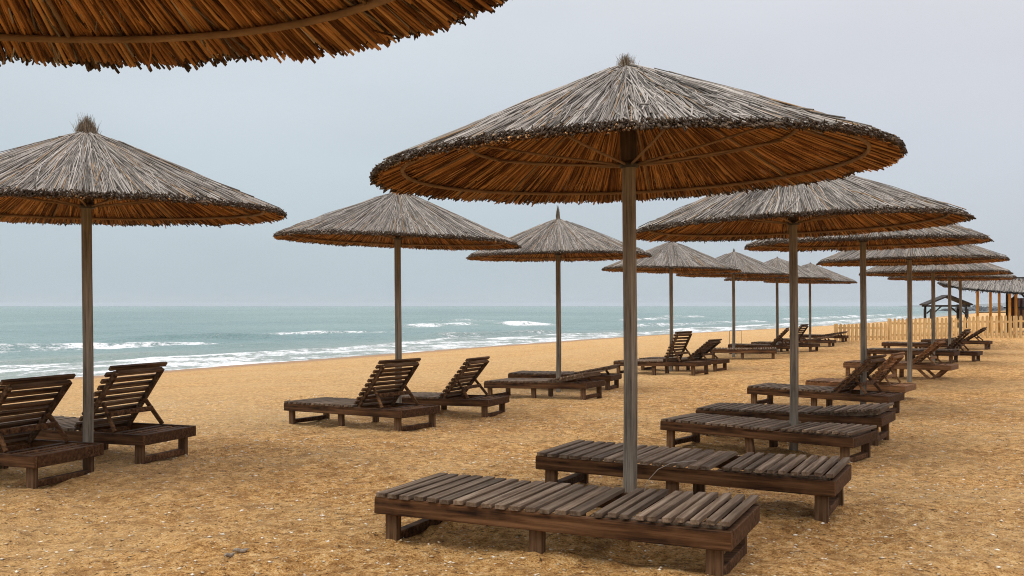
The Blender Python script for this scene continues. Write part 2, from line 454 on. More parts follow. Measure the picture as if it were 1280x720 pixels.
dryb = m.math('SUBTRACT', 1.0, m.math('MULTIPLY', wa.outputs['Fac'], 0.9))
m.bump(m.math('MULTIPLY', hgt, dryb), 1.0, 0.06)
me.materials.append(m.m)
tag(link('sand_beach', me), kind='structure')

# ================================================================== SEA
ts = np.concatenate((-np.geomspace(6500, 62, 40), np.arange(-60, 70, .3), np.arange(70, 200, 1.0), np.geomspace(200, 6500, 70)[1:]))
ns = np.concatenate((np.arange(-2.0, 12, .14), np.arange(12, 30, .2), np.arange(30, 70, .6), np.geomspace(70, 6500, 110)))
TT, NN = np.meshgrid(ts, ns, indexing='ij')
wob = 1.6 * fbm(TT / 17, np.zeros_like(TT) + 3, 5, 2) + 0.5 * vnoise(TT / 4, NN * 0 + 9, 8)
def crest(nc, t0, t1, h, wsea, wshore, soft=3.0, seed=0):
    """a swell whose crest runs from nc[0] at t0 to nc[1] at t1: steep towards the beach"""
    e = sstep(t0 - soft, t0 + soft, TT) * sstep(t1 + soft, t1 - soft, TT)
    e = e * (0.85 + 0.35 * fbm(TT / 4, TT * 0, 40 + seed, 2))
    d = NN + wob * .6 - (nc[0] + (nc[1] - nc[0]) * np.clip((TT - t0) / (t1 - t0), -.3, 1.3))
    prof = np.where(d > 0, np.exp(-(d / wsea) ** 2), np.exp(-(d / wshore) ** 2))
    return e * h * prof, e, d
z = np.zeros_like(TT); foam = np.zeros_like(TT); silt = sstep(14, 1, NN) * 0.6
fade_n = sstep(0.0, 4.0, NN)
z += fade_n * (0.07 * np.sin((NN + 2.2 * wob) / 5.2 * 2 * math.pi / 1.6) * sstep(90, 20, NN)) * (0.6 + .6 * fbm(TT / 9, NN / 9, 51, 2))
z += fade_n * sstep(400, 60, NN) * (0.06 * fbm(TT / 2.2, NN / 1.1, 61, 3) + 0.10 * fbm(TT / 9, NN / 4, 66, 2))
for (nc, t0, t1, h, ws, wb, fo, sd) in (((26, 20.5), -14, -2, .20, 2.6, .8, 1.0, 1), ((20.5, 14.6), -2, 12.5, .22, 2.6, .8, 1.05, 13), ((22, 19), 12, 22, .36, 3.0, .8, .22, 14), ((26, 18.5), 23, 31, .22, 3.0, .8, .85, 2),
        ((30, 28.4), 47, 55, .42, 3.5, .8, 1.05, 3), ((28, 26), 58.5, 65, .42, 3.5, .8, 1.05, 4), ((28, 28), 55, 58, .42, 3.5, .8, .2, 15),
        ((8.6, 7.6), -20, -10, .30, 2.2, .6, 0.15, 5), ((7.6, 8), -6, 4, .22, 2.0, .6, .25, 6), ((11.5, 9.5), 5, 13, .2, 2.2, .8, .12, 16),
        ((9.5, 9.0), 24, 40, .28, 2.2, .6, .5, 7), ((30, 30), 90, 108, .35, 4, 1, .8, 8), ((15, 13), 60, 95, .32, 3, .8, .8, 9), ((13, 12), 15, 22, .25, 3, .8, .15, 17),
        ((36, 36), 118, 140, .4, 4, 1, .7, 11), ((12, 12), 100, 190, .3, 3, .8, .8, 12), ((45, 43), 70, 82, .4, 4, 1, .7, 18)):
    dz, e, d = crest(nc, t0, t1, h, ws, wb, seed=sd)
    z += dz
    fo_band = np.where(d > 0, np.exp(-(d / .6) ** 2), np.exp(-(d / (4.2 if sd in (1, 13) else 2.4)) ** 2) * (1 if sd not in (1, 13) else .8 + .5 * fbm(TT / 1.2, NN / .8, 120, 3)))
    foam = np.maximum(foam, fo * np.clip(e * 1.3, 0, 1) * fo_band * (0.80 + .5 * fbm(TT / 2.0, NN / 2.0, 90 + sd, 3)))
    silt = np.maximum(silt, 0.9 * e * np.exp(-((d - .6) / 1.4) ** 2) * sstep(13, 6, NN))
edge = 5.8 + 2.0 * fbm(TT / 11, TT * 0 + 1, 15, 3)
wash = sstep(edge + .8, edge - .6, NN) * (0.56 + 0.75 * fbm(TT / 1.6, NN / .8, 17, 3))
wash = np.maximum(wash, 1.15 * np.exp(-((NN - edge + .4) / .55) ** 2) * (0.7 + .6 * fbm(TT / 3, TT * 0 + 5, 19, 2)))
wash = np.maximum(wash, 0.9 * np.exp(-((NN - .25 - .5 * vnoise(TT / 3, TT * 0, 23)) / .35) ** 2))
foam = np.maximum(foam, wash * sstep(240, 120, TT))
foam = np.maximum(foam, .5 * sstep(.42, .62, fbm(TT / 5, NN / 1.3, 33, 3)) * sstep(70, 95, TT) * sstep(40, 8, NN))
z += 0.10 * np.exp(-((NN - edge + .2) / 0.9) ** 2) + 0.03 * foam * fbm(TT / .6, NN / .5, 71, 2)
Xs, Ys = to_xy(TT, NN)
me = np_mesh('sea', np.stack((Xs.ravel(), Ys.ravel(), (z + SEA).ravel()), 1), grid_quads(len(ts), len(ns)), [], smooth=True)
for nm, arr in (('foam', foam), ('silt', silt)):
    at = me.attributes.new(nm, 'FLOAT', 'POINT'); at.data.foreach_set('value', np.clip(arr, 0, 1.5).ravel().astype(np.float32))
m = NT('sea_water')
co = m.coords('Object')
fa = m.n('ShaderNodeAttribute', attribute_name='foam'); sa = m.n('ShaderNodeAttribute', attribute_name='silt')
lace = m.noise(co, 2.6, 4, 0.68); lace2 = m.noise(co, 9, 3, 0.6)
fm = m.math('ADD', fa.outputs['Fac'], m.math('MULTIPLY', m.math('SUBTRACT', m.math('ADD', m.math('MULTIPLY', lace, .65), m.math('MULTIPLY', lace2, .35)), 0.5), 3.0))
fm = m.ramp(fm, [(0.36, (0, 0, 0)), (0.80, (1, 1, 1))])
patch = m.noise(m.coords('Object', (.02, .02, 1)), 1.0, 3, .6)
wc = m.ramp(patch, [(0.35, (0.120, 0.200, 0.202)), (0.65, (0.185, 0.268, 0.256))])
wc = m.mix(sa.outputs['Fac'], wc, (0.26, 0.275, 0.225))
m.color(m.mix(fm, wc, (0.72, 0.74, 0.745)))
m.l(m.math('ADD', m.math('MULTIPLY', fm, 0.5), 0.28), m.b.inputs['Roughness'])
m.b.inputs['IOR'].default_value = 1.33
m.b.inputs['Specular IOR Level'].default_value = 0.32
w1 = m.noise(m.coords('Object', (.7, 1, 1)), 1.3, 4, 0.65); w2 = m.noise(m.coords('Object'), 0.16, 3, 0.6)
m.bump(m.math('ADD', m.math('MULTIPLY', w1, .8), m.math('ADD', m.math('MULTIPLY', w2, 1.5), m.math('MULTIPLY', fm, .12))), 0.8, 0.9)
me.materials.append(m.m)
tag(link('sea', me), kind='structure')

# ================================================================== SHELLS AND STRAW ON THE SAND (uncountable)
def chips(name, n, smin, smax, flat, elong, mat, dmax, seed, dmin=3.0):
    g = np.random.default_rng(seed)
    d = np.sqrt(g.uniform(dmin ** 2, dmax ** 2, n)); az = g.uniform(-.62, .62, n)
    x = d * np.sin(az); y = d * np.cos(az)
    zz = ground(x, y) + marks(x, y)
    s = smin + (smax - smin) * g.random(n) ** 3
    yaw = g.uniform(0, 6.283, n)
    O = np.array([(1, 0, 0), (0, 1, 0), (-1, 0, 0), (0, -1, 0), (0, 0, 1), (0, 0, -1)], float)
    O = O[None] * (1 + g.uniform(-.35, .35, (n, 6, 1)))
    O = O * np.stack((s * elong, s, s * flat), 1)[:, None, :]
    tx = g.uniform(-.5, .5, n)
    cz, sz = np.cos(yaw)[:, None], np.sin(yaw)[:, None]
    px = O[..., 0] * cz - O[..., 1] * sz; py = O[..., 0] * sz + O[..., 1] * cz
    pz = O[..., 2] + tx[:, None] * O[..., 0] * .5 + (s * flat * .4)[:, None]
    V = np.stack((px + x[:, None], py + y[:, None], pz + zz[:, None]), 2).reshape(-1, 3)
    T = np.array([(0, 1, 4), (1, 2, 4), (2, 3, 4), (3, 0, 4), (1, 0, 5), (2, 1, 5), (3, 2, 5), (0, 3, 5)])
    Q = (T[None] + 6 * np.arange(n)[:, None, None]).reshape(-1, 3)
    return tag(link(name, np_mesh(name, V, Q, mat)), kind='stuff')
M['shell'] = reed_mat('shell_chip', [(0, (0.40, 0.27, 0.14)), (.4, (.60, .46, .29)), (.8, (.74, .62, .46)), (1, (.84, .77, .66))])
M['straw'] = reed_mat('straw_bit', [(0, (.05, .028, .012)), (.5, (.14, .075, .028)), (1, (.30, .18, .07))])
chips('shell_fragments', 32000, .0025, .0150, .4, 1.3, M['shell'], 17, 1)
chips('straw_litter', 15000, .002, .0050, .6, 5.0, M['straw'], 13, 2)

# ================================================================== UMBRELLAS
RR, HC = 1.535, 0.632
def prof(rho):
    q = np.clip(1 - rho, -0.1, 1)
    return HC * (0.97 * q + .016 * np.exp(-((q - .80) / .11) ** 2) + .014 * np.exp(-((q - .45) / .16) ** 2))

def reed_arrays(th, r0, r1, o0, o1, skew, rad, g, bend=0.006, tip=False):
    n = len(th)
    ax, ay = r0 * np.cos(th), r0 * np.sin(th)
    bx, by = r1 * np.cos(th + skew), r1 * np.sin(th + skew)
    V = []
    for k, f in enumerate((0.0, 0.45, 0.984, 1.0) if tip else (0.0, 0.4, 0.72, 1.0)):
        x = ax + (bx - ax) * f; y = ay + (by - ay) * f
        r = np.hypot(x, y)
        off = o0 + (o1 - o0) * f + (g.normal(0, bend, n) if 0 < f else 0)
        z = prof(r / RR) + off
        tx, ty = -np.sin(th), np.cos(th)
        lat = g.normal(0, bend, n) if 0 < f < 1 else 0
        x = x + tx * lat; y = y + ty * lat
        w = rad * (0.75 + .25 * f)
        for du, dv in ((1, 0), (0, 1), (-1, 0), (0, -1)):
            V.append(np.stack((x + tx * w * du, y + ty * w * du, z + w * dv), 1))
    V = np.stack(V, 1).reshape(-1, 3)
    q = []
    for s in range(3):
        for i in range(4):
            j = (i + 1) % 4
            q.append((s * 4 + i, s * 4 + j, s * 4 + 4 + j, s * 4 + 4 + i))
    q.append((12, 13, 14, 15))
    Q = (np.array(q)[None] + 16 * np.arange(n)[:, None, None]).reshape(-1, 4)
    mi = np.tile(np.array([0] * 8 + [1 if tip else 0] * 4 + [1]), n)
    return V, Q, mi

def join(parts):
    V, Q, I = [], [], []; o = 0
    for v, q, i in parts:
        V.append(v); Q.append(q + o); I.append(i); o += len(v)
    return np.concatenate(V), np.concatenate(Q), np.concatenate(I)

def ragged(th, seed, g):
    """rim length around the canopy: slow wander, ragged bundles, single tips"""
    a = th / (2 * np.pi)
    return (0.018 * np.sin(3 * th + seed) + 0.022 * vnoise(a * 70, a * 0, seed) + 0.012 * vnoise(a * 260, a * 0, seed + 3) + g.normal(0, .009, len(th)))

def canopy(seed):
    g = np.random.default_rng(100 + seed)
    # weathered outer thatch: long reeds from the peak, and shorter ones filling in towards the rim
    P = []
    def U(n): return g.uniform(0, 2 * np.pi, n)
    def bunch(th, k): return .015 * vnoise(th * 9, th * 0 + k, seed) + .008 * vnoise(th * 23, th * 0 + k, seed + 2)
    for n, a0, a1, z0, z1, ze0, ze1, sk, kk in ((1500, .015, .12, .026, .052, .011, .027, .05, 1), (1900, .10, .42, .030, .058, .010, .026, .075, 2),
                                         (2000, .36, .68, .024, .044, .009, .024, .075, 3), (1300, .60, .84, .018, .034, .007, .022, .07, 4)):
        th = U(n); b = bunch(th, kk)
        P.append(reed_arrays(th, RR * g.uniform(a0, a1, n), RR + .008 + ragged(th, seed, g), g.uniform(z0, z1, n) + b, g.uniform(ze0, ze1, n) + b * .5,
                             g.normal(0, sk, n), g.uniform(.0028, .0052, n), g, .009, True))
    n = 70; th = U(n)          # strays
    P.append(reed_arrays(th, RR * g.uniform(.5, .8, n), RR * g.uniform(.85, 1.02, n), g.uniform(.045, .055, n), g.uniform(.045, .060, n), g.normal(0, .05, n), g.uniform(.003, .005, n), g))
    n = 46; th = U(n)          # loose ends around the peak
    P.append(reed_arrays(th, g.uniform(.02, .06, n), g.uniform(.16, .5, n), g.uniform(.035, .05, n), g.uniform(.035, .060, n), g.normal(0, .10, n), g.uniform(.003, .006, n), g, .004))
    V, Q, I = join(P)
    top = np_mesh('thatch', V, Q, [M['reed'], M['cut']], I)
    # sheltered underside
    P = []
    n = 1700; th = U(n)
    P.append(reed_arrays(th, g.uniform(.03, .3, n), RR - .012 + ragged(th, seed + 5, g), g.uniform(-.004, .006, n), g.uniform(-.008, .006, n), g.normal(0, .035, n), g.uniform(.0040, .0070, n), g))
    n = 1900; th = U(n)
    P.append(reed_arrays(th, RR * g.uniform(.3, .65, n), RR - .015 + ragged(th, seed + 5, g), g.uniform(.0, .008, n), g.uniform(-.006, .008, n), g.normal(0, .04, n), g.uniform(.0040, .0070, n), g))
    n = 9; th = U(n)          # hanging strays
    P.append(reed_arrays(th, RR * g.uniform(.88, .94, n), RR + g.uniform(-.02, .015, n), g.uniform(-.01, 0, n), g.uniform(-.035, -.015, n), g.normal(0, .06, n), g.uniform(.003, .005, n), g))
    V, Q, I = join(P)
    low = np_mesh('lining', V, Q, [M['under'], M['cut']], I)
    # packed butts of the rim between the two
    n = 1300; th = U(n)
    off = g.uniform(.003, .013, n)
    V, Q, I = reed_arrays(th, RR * g.uniform(.72, .86, n), RR + .014 + ragged(th, seed + 2, g), off, off, g.normal(0, .03, n), g.uniform(.005, .0075, n), g)
    rim = np_mesh('rim', V, Q, [M['edge'], M['cut']], I)
    # woven matting inside the thatch
    bm = bmesh.new()
    for zo in (0.007, 0.015):
        rings = []
        for k in range(13):
            rr = RR * .95 * k / 12
            if k == 0: rings.append([bm.verts.new((0, 0, float(prof(0)) + zo))]); continue
            rings.append([bm.verts.new((rr * math.cos(a), rr * math.sin(a), float(prof(rr / RR)) + zo)) for a in (2 * math.pi * i / 48 for i in range(48))])
        for i in range(48):
            bm.faces.new((rings[0][0], rings[1][i], rings[1][(i + 1) % 48]))
            for k in range(1, 12): bm.faces.new((rings[k][i], rings[k + 1][i], rings[k + 1][(i + 1) % 48], rings[k][(i + 1) % 48]))
    return top, low, rim, mesh('matting', bm, M['mat'])

def hoop_mesh(rho, rad, wob):
    bm = bmesh.new()
    r = RR * rho
    pts = []
    for i in range(64):
        a = 2 * math.pi * i / 64
        rr = r * (1 + wob * math.sin(2 * a + rho * 9) * .5 + wob * math.sin(5 * a) * .2)
        pts.append((rr * math.cos(a), rr * math.sin(a), float(prof(rr / RR)) - rad - .010))
    tube(bm, pts, rad, 7, closed=True)
    return mesh('hoop', bm, M['hoop'])

def rib_mesh():
    bm = bmesh.new()
    r1 = RR * .65
    tube(bm, [(.055, 0, .05), (.5, 0, .05 + (float(prof(.65)) - .03 - .05) * .42), (r1, 0, float(prof(.65)) - .030)], .0080, 6)
    return mesh('rib', bm, M['hoop'])

def batten_mesh():
    bm = bmesh.new()
    tube(bm, [(.06, 0, float(prof(.04)) - .02), (RR * .5, 0, float(prof(.5)) - .018), (RR * .90, 0, float(prof(.90)) - .02)], .0075, 6)
    return mesh('batten', bm, M['hoop'])

def pole_mesh(h):
    bm = bmesh.new()
    n = 12; rings = []
    for k in range(9):
        zz = -.55 + (h + .55) * k / 8
        rr = .0425 - .002 * k / 8
        rings.append([bm.verts.new(((rr * (1 + .05 * math.sin(3 * i + 1))) * math.cos(2 * math.pi * i / n) + .006 * math.sin(zz * 2.1),
                                    (rr * (1 + .05 * math.sin(3 * i + 1))) * math.sin(2 * math.pi * i / n) + .005 * math.cos(zz * 1.7), zz)) for i in range(n)])
    for k in range(8):
        for i in range(n): bm.faces.new((rings[k][i], rings[k][(i + 1) % n], rings[k + 1][(i + 1) % n], rings[k + 1][i]))
    bm.faces.new(rings[0]); bm.faces.new(rings[-1])
    return mesh('pole', bm, M['pole'])

def sleeve_mesh():
    bm = bmesh.new()
    tube(bm, [(0, 0, .06), (0, 0, .2), (0, 0, HC * .98)], [.052, .052, .049], 14)
    return mesh('sleeve', bm, M['sleeve'])
def collar_mesh():
    bm = bmesh.new()
    tube(bm, [(0, 0, .030), (0, 0, .034), (0, 0, .066), (0, 0, .070)], [.050, .060, .060, .050], 18)
    return mesh('collar', bm, M['metal'])

def tuft_mesh(kind):
    g = np.random.default_rng(300 + kind)
    n, h, spread, wr = {1: (500, .065, .026, .055), 2: (1500, .125, .032, .082), 3: (900, .225, .010, .046), 4: (300, .030, .012, .06), 5: (400, .085, .008, .040)}[kind]
    V, Q = [], []
    for k in range(n):
        a = g.uniform(0, 6.283); r = wr * math.sqrt(g.random())
        b = np.array((r * math.cos(a), r * math.sin(a), HC + .005 - r * .62))
        hh = h * g.uniform(.15, 1.1) * (1 - .45 * r / wr)
        tp = b * np.array((.6, .6, 1) if kind < 3 else (.35, .35, 1)) + np.array((math.cos(a) * g.normal(0, spread), math.sin(a) * g.normal(0, spread), hh + .05))
        if kind == 2 and k < 3: tp += np.array((-.03 - .01 * k, 0, .08))
        w = g.uniform(.0012, .0028)
        o = len(V)
        for p, ww in ((b, w), (tp, w * .35)):
            for i in range(3): V.append(p + ww * np.array((math.cos(2.09 * i), math.sin(2.09 * i), 0)))
        for i in range(3): Q.append((o + i, o + (i + 1) % 3, o + 3 + (i + 1) % 3, o + 3 + i))
    return np_mesh('tuft', V, Q, M['tuft'])

CAN = [canopy(s) for s in range(3)]
HOOPS = [hoop_mesh(.905, .0120, .010), hoop_mesh(.65, .0110, .012), hoop_mesh(.36, .009, .01)]
RIB, BATTEN, SLEEVE, COLLAR = rib_mesh(), batten_mesh(), sleeve_mesh(), collar_mesh()
TUFT = {k: tuft_mesh(k) for k in (1, 2, 3, 4, 5)}
POLES = {}
for k, (px, D, zr, tx, ty, var, tf, lab) in enumerate(UMB):
    x, y = U0C if k == 0 else ((px - HX) / F * D, D)
    g0 = float(ground_smooth(np.array([x]), np.array([y]))[0])
    root = empty('beach_umbrella', (x, y, g0), (0, 0, 0))
    tag(root, lab, 'umbrella', 'thatched umbrellas standing in rows on the beach')
    hz = zr - g0
    link('pole', pole_mesh(hz + .32), root)
    spin = random.uniform(0, 6.28)
    rot = Euler((R(tx), R(ty), spin), 'XYZ')
    Mx = Matrix.Rotation(R(tx), 4, 'X') @ Matrix.Rotation(R(ty), 4, 'Y')
    def part(name, me, extra=0.0):
        e = (Mx @ Matrix.Rotation(spin + extra, 4, 'Z')).to_euler('XYZ')
        return link(name, me, root, (0, 0, hz), e)
    c = CAN[var]
    th = part('thatch', c[0]); part('lining', c[1]); part('rim', c[2]); part('matting', c[3])
    for hm in HOOPS: part('hoop', hm)
    if D < 16:
        for i in range(8): part('rib', RIB, i * math.pi / 4)
        for i in range(8): part('batten', BATTEN, i * math.pi / 4 + .39)
    part('sleeve', SLEEVE); part('collar', COLLAR)
    if tf: part('tuft', TUFT[tf])

# ================================================================== LOUNGERS
def slat_run(bm, x0, x1, n, w, z, t, hw, g, gapmiss=()):
    for i in range(n):
        if i in gapmiss: continue
        xc = x0 + (i + .5) * (x1 - x0) / n
        rot = Matrix.Rotation(g.normal(0, .0028), 4, 'Z') @ Matrix.Rotation(g.normal(0, .006), 4, 'Y') @ Matrix.Rotation(g.normal(0, .0015), 4, 'X')
        box(bm, (xc + g.normal(0, .002), g.normal(0, .004), z + g.normal(0, .0012)), (w * g.uniform(.95, 1.03), 2 * hw + g.normal(0, .006), t), rot)

HINGE = 0.27
def lounger_meshes(seed, kind):
    g = np.random.default_rng(500 + seed)
    random.seed(600 + seed)
    ms, mr, mb, ml = (M['slat'], M['rail'], M['back'], M['leg']) if kind == DARK else (M['tan_y'], M['tan_x'], M['tan_y'], M['tan_x'])
    bm = bmesh.new()
    for s in (-1, 1): box(bm, (0, s * (HW - .0185), .209), (2 * HL, .035, .092), jit=.002)
    for x in (-HL - .001 + .0185, HL + .004 - .0185): box(bm, (x, 0, .207), (.035, 2 * HW - .075, .090), jit=.002)
    box(bm, (HINGE - .03, 0, .200), (.05, 2 * HW - .075, .06))
    for x in (.60, .71, .82, .905): box(bm, (x, 0, .236), (.055, 2 * HW - .076, .02), jit=.001)
    frame = mesh('frame', bm, mr, .004)
    bm = bmesh.new()
    slat_run(bm, -HL, HINGE - .03, 15, .0570, .2670, .0235, HW + .006, g)
    seat = mesh('seat', bm, ms, .0013)
    bm = bmesh.new()                                   # origin on the hinge, x runs to the head
    for s in (-1, 1): box(bm, (.328, s * .292, .020), (.656, .030, .044), jit=.001)
    box(bm, (HL - HINGE - .058, 0, .021), (.026, .55, .043), jit=.001)
    slat_run(bm, 0.020, HL - HINGE + .004, 10, .0415, .0555, .0230, HW + .004, g)
    back = mesh('backrest', bm, (ms, mb), .0013)
    back_dark = mesh_from(back, mb)
    bm = bmesh.new(); box(bm, (0, 0, .02), (.078, .046, .285), jit=.0015); leg = mesh('leg', bm, ml, .004)
    bm = bmesh.new(); box(bm, (0, 0, .028), (.062, 2 * HW - .19, .05), jit=.003); run = mesh('runner', bm, mr, .004)
    return dict(frame=frame, seat=seat, back=back, back_dark=back_dark, leg=leg, runner=run, mr=mr, ml=ml)
def mesh_from(me, mat):
    m2 = me.copy(); m2.materials.clear(); m2.materials.append(mat)
    return m2

KITS = {(DARK, s): lounger_meshes(s, DARK) for s in range(3)}
KITS[(TAN, 0)] = lounger_meshes(7, TAN)

def bar_mesh(name, a, b, sx, sy, mat):
    """a straight board from a to b"""
    a, b = Vector(a), Vector(b)
    d = b - a
    q = d.to_track_quat('X', 'Z').to_matrix().to_4x4()
    bm = bmesh.new(); box(bm, (a + b) / 2, (d.length, sy, sx), q)
    return mesh(name, bm, mat, .003)

CNT = [0]
for d, ang, kind, lab in LOUNGERS:
    k = CNT[0]; CNT[0] += 1
    kit = KITS[(kind, k % 3 if kind == DARK else 0)]
    z = d['z'] if d['y'] < 24 else float(ground_smooth(np.array([d['x']]), np.array([d['y']]))[0])
    root = empty('sun_lounger', (d['x'], d['y'], z), (0, -d['tilt'], d['yaw']))
    root.scale = (d['L'], 1, 1)
    tag(root, lab, 'sun lounger', 'slatted wooden sun loungers on the sand')
    link('frame', kit['frame'], root); link('seat', kit['seat'], root)
    zt = .232 if ang > 9 else .217
    th = R(ang)
    link('backrest', kit['back'] if ang < 20 else kit['back_dark'], root, (HINGE, 0, zt), (0, -th, 0))
    slant = 'slanting middle leg' in lab
    for x in (-.895, -.03, .885):
        if kind == TAN and x > .5: continue
        for s in (-1, 1):
            lean = -.12 if (slant and x == -.03 and s < 0) else random.uniform(-.02, .02)
            o = link('leg', kit['leg'], root, (x + random.uniform(-.01, .01), s * (HW - .063), 0), (0, lean, 0))
    if kind == DARK:
        for x in (-.895, .885): link('runner', kit['runner'], root, (x, 0, 0))
    else:
        for s in (-1, 1):
            yy = s * (HW - .07)
            link('leg', bar_mesh('leg', (.36, yy, .20), (.64, yy, -.06), .05, .03, kit['ml']), root)
            link('leg', bar_mesh('leg', (.86, yy - s * .032, .20), (.58, yy - s * .032, -.06), .05, .03, kit['ml']), root)
    if ang > 20:
        # two props under the backrest and the bar between them
        def bp(u, dz=-.002): return (HINGE + u * math.cos(th) - dz * math.sin(th), zt + u * math.sin(th) + dz * math.cos(th))
        u = .33
        hx, hz = bp(u)
        fx = min(.90, hx + .17)
        for s in (-1, 1):
            link('strut', bar_mesh('strut', (hx, s * .258, hz), (fx, s * .30, .262), .036, .022, kit['mr']), root)
        f = .38
        cxx, czz = hx + (fx - hx) * f, hz + (.262 - hz) * f
        link('crossbar', bar_mesh('crossbar', (cxx + .02, -.27, czz), (cxx + .02, .27, czz), .045, .020, kit['mr']), root)
    if ang >= 9 and ang <= 20:
        hx, hz = HINGE + .45 * math.cos(th), zt + .45 * math.sin(th) - .004
        for s in (-1, 1):
            link('strut', bar_mesh('strut', (hx, s * .235, hz), (hx + .06, s * .235, .236), .04, .025, kit['mr']), root)

# ================================================================== PALE CORD OVER THE SECOND LOUNGER'S RAIL
d = LOUNGERS[1][0]
def loc2w(d, p):
    m4 = Matrix.Translation((d['x'], d['y'], d['z'])) @ Euler((0, -d['tilt'], d['yaw']), 'XYZ').to_matrix().to_4x4()
    return m4 @ Vector(p)
bm = bmesh.new()
tube(bm, [loc2w(d, p) for p in ((.10, -.20, .286), (.04, -.30, .289), (-.02, -.362, .284), (-.10, -.372, .24), (-.16, -.380, .17), (-.185, -.39, .09), (-.19, -.42, .012))], .0022, 5)
tag(link('cord', mesh('cord', bm, M['cord'])), 'thin pale cord trailing over the rail of the lounger behind the nearest pole', 'cord')

# ================================================================== DRIFTWOOD BITS
def drift(px, py, ln, yaw, lab):
    D = F * EYE / (py - HY); x = (px - HX) / F * D
    bm = bmesh.new()
    pts = [(ln * (i / 6 - .5) * math.cos(yaw), ln * (i / 6 - .5) * math.sin(yaw), .008 + .006 * math.sin(i * 1.3)) for i in range(7)]
    tube(bm, pts, [.003, .009, .012, .011, .012, .008, .003], 7)
    o = link('driftwood', mesh('driftwood', bm, M['drift']), None, (x, D, gz(x, D)))
    tag(o, lab, 'driftwood', 'scraps of driftwood on the sand')
drift(301, 690, .085, .4, 'dark grey driftwood scrap, larger of two lying together on open sand at lower left')
drift(287, 697, .065, .9, 'pale grey driftwood scrap, smaller of two lying together on open sand at lower left')

# ================================================================== PICKET FENCE
FA, FB = np.array((12.05, 36.2)), np.array((17.55, 33.2))
fd = (FB - FA) / np.linalg.norm(FB - FA); fn = np.array((fd[1], -fd[0]))
def picket_mesh(h):
    bm = bmesh.new()
    w, t = .092, .02
    outl = [(-w / 2, -.12), (w / 2, -.12), (w / 2, h - .045), (w * .3, h - .012), (0, h), (-w * .3, h - .012), (-w / 2, h - .045)]
    a = [bm.verts.new((x, -t / 2, z)) for x, z in outl]; b = [bm.verts.new((x, t / 2, z)) for x, z in outl]
    bm.faces.new(a); bm.faces.new(b[::-1])
    for i in range(len(outl)): bm.faces.new((a[i], a[(i + 1) % 7], b[(i + 1) % 7], b[i]))
    return mesh('picket', bm, M['fence'])
PK = [picket_mesh(.63), picket_mesh(.775)]
bm = bmesh.new(); box(bm, (0, 0, .26), (.085, .085, .96)); POSTM = mesh('post', bm, M['fence'], .005)
yawf = math.atan2(fd[1], fd[0])
s0 = 0.0
flabs = ['pale wooden picket fence panel at the left end, lower than the rest', 'pale picket fence panel right of the lowest one, before the dark gazebo',
         'pale picket fence panel below the gazebo and left of the orange posts', 'pale picket fence panel under the orange posts', 'pale picket fence panel at the right edge of the beach',
         ]
for k, npk in enumerate((13, 14, 14, 14, 14)):
    pit = .143
    ln = npk * pit
    sm = s0 + ln / 2
    c = FA + fd * sm
    z0 = gz(*c) + (0.0 if k == 0 else .02)
    root = empty('picket_fence', (c[0], c[1], z0), (0, 0, yawf))
    tag(root, flabs[k], 'fence', 'pale picket fence panels across the beach')
    for i in range(npk):
        xx = -ln / 2 + (i + .5) * pit
        px_, py_ = c + fd * xx
        link('picket', PK[0 if k == 0 else 1], root, (xx + random.uniform(-.006, .006), 0, gz(px_, py_) - z0 + random.uniform(-.012, .012)), (0, random.uniform(-.015, .015), 0))
    for zz in (.14, .46 if k == 0 else .56):
        bm = bmesh.new(); box(bm, (0, .026, zz), (ln - .02, .03, .07)); link('rail', mesh('rail', bm, M['fence'], .003), root)
    link('post', POSTM, root, (-ln / 2 + .01, .09, -.14 if k == 0 else 0))
    s0 += ln + .03

# ================================================================== THATCHED BAR SHELTER BEHIND THE FENCE
def P(px, py, D): return Vector(((px - HX) / F * D, D, EYE - (py - HY) * D / F))
root = empty('thatched_shelter', (22.6, 45, 0))
tag(root, 'grey thatched beach shelter on orange posts behind the picket fence', 'shelter')
inv = Matrix.Translation((-22.6, -45, 0))
g = np.random.default_rng(77)
tip, e1, e2, e3 = P(1172, 353, 43.5), P(1200, 360, 43.0), P(1245, 364, 43.0), P(1310, 368, 43.0)
r0_, r1_ = P(1196, 345.5, 46.5), P(1312, 352, 46.5)
bk0, bk1 = P(1180, 358, 50), P(1312, 362, 50)
bm = bmesh.new()
for dz in (0, -.06):
    vs = [bm.verts.new(inv @ (v + Vector((0, 0, dz)))) for v in (tip, e1, e2, e3, r1_, r0_, bk0, bk1)]
    bm.faces.new((vs[0], vs[1], vs[5])); bm.faces.new((vs[1], vs[2], vs[3], vs[4], vs[5])); bm.faces.new((vs[0], vs[5], vs[6])); bm.faces.new((vs[5], vs[4], vs[7], vs[6]))
roof_core = link('roof', mesh('roof', bm, M['mat']), root)
V, Q = [], []
eave = [tip, e1, e2, e3]; seg = [(eave[i + 1] - eave[i]).length for i in range(3)]; tot = sum(seg)
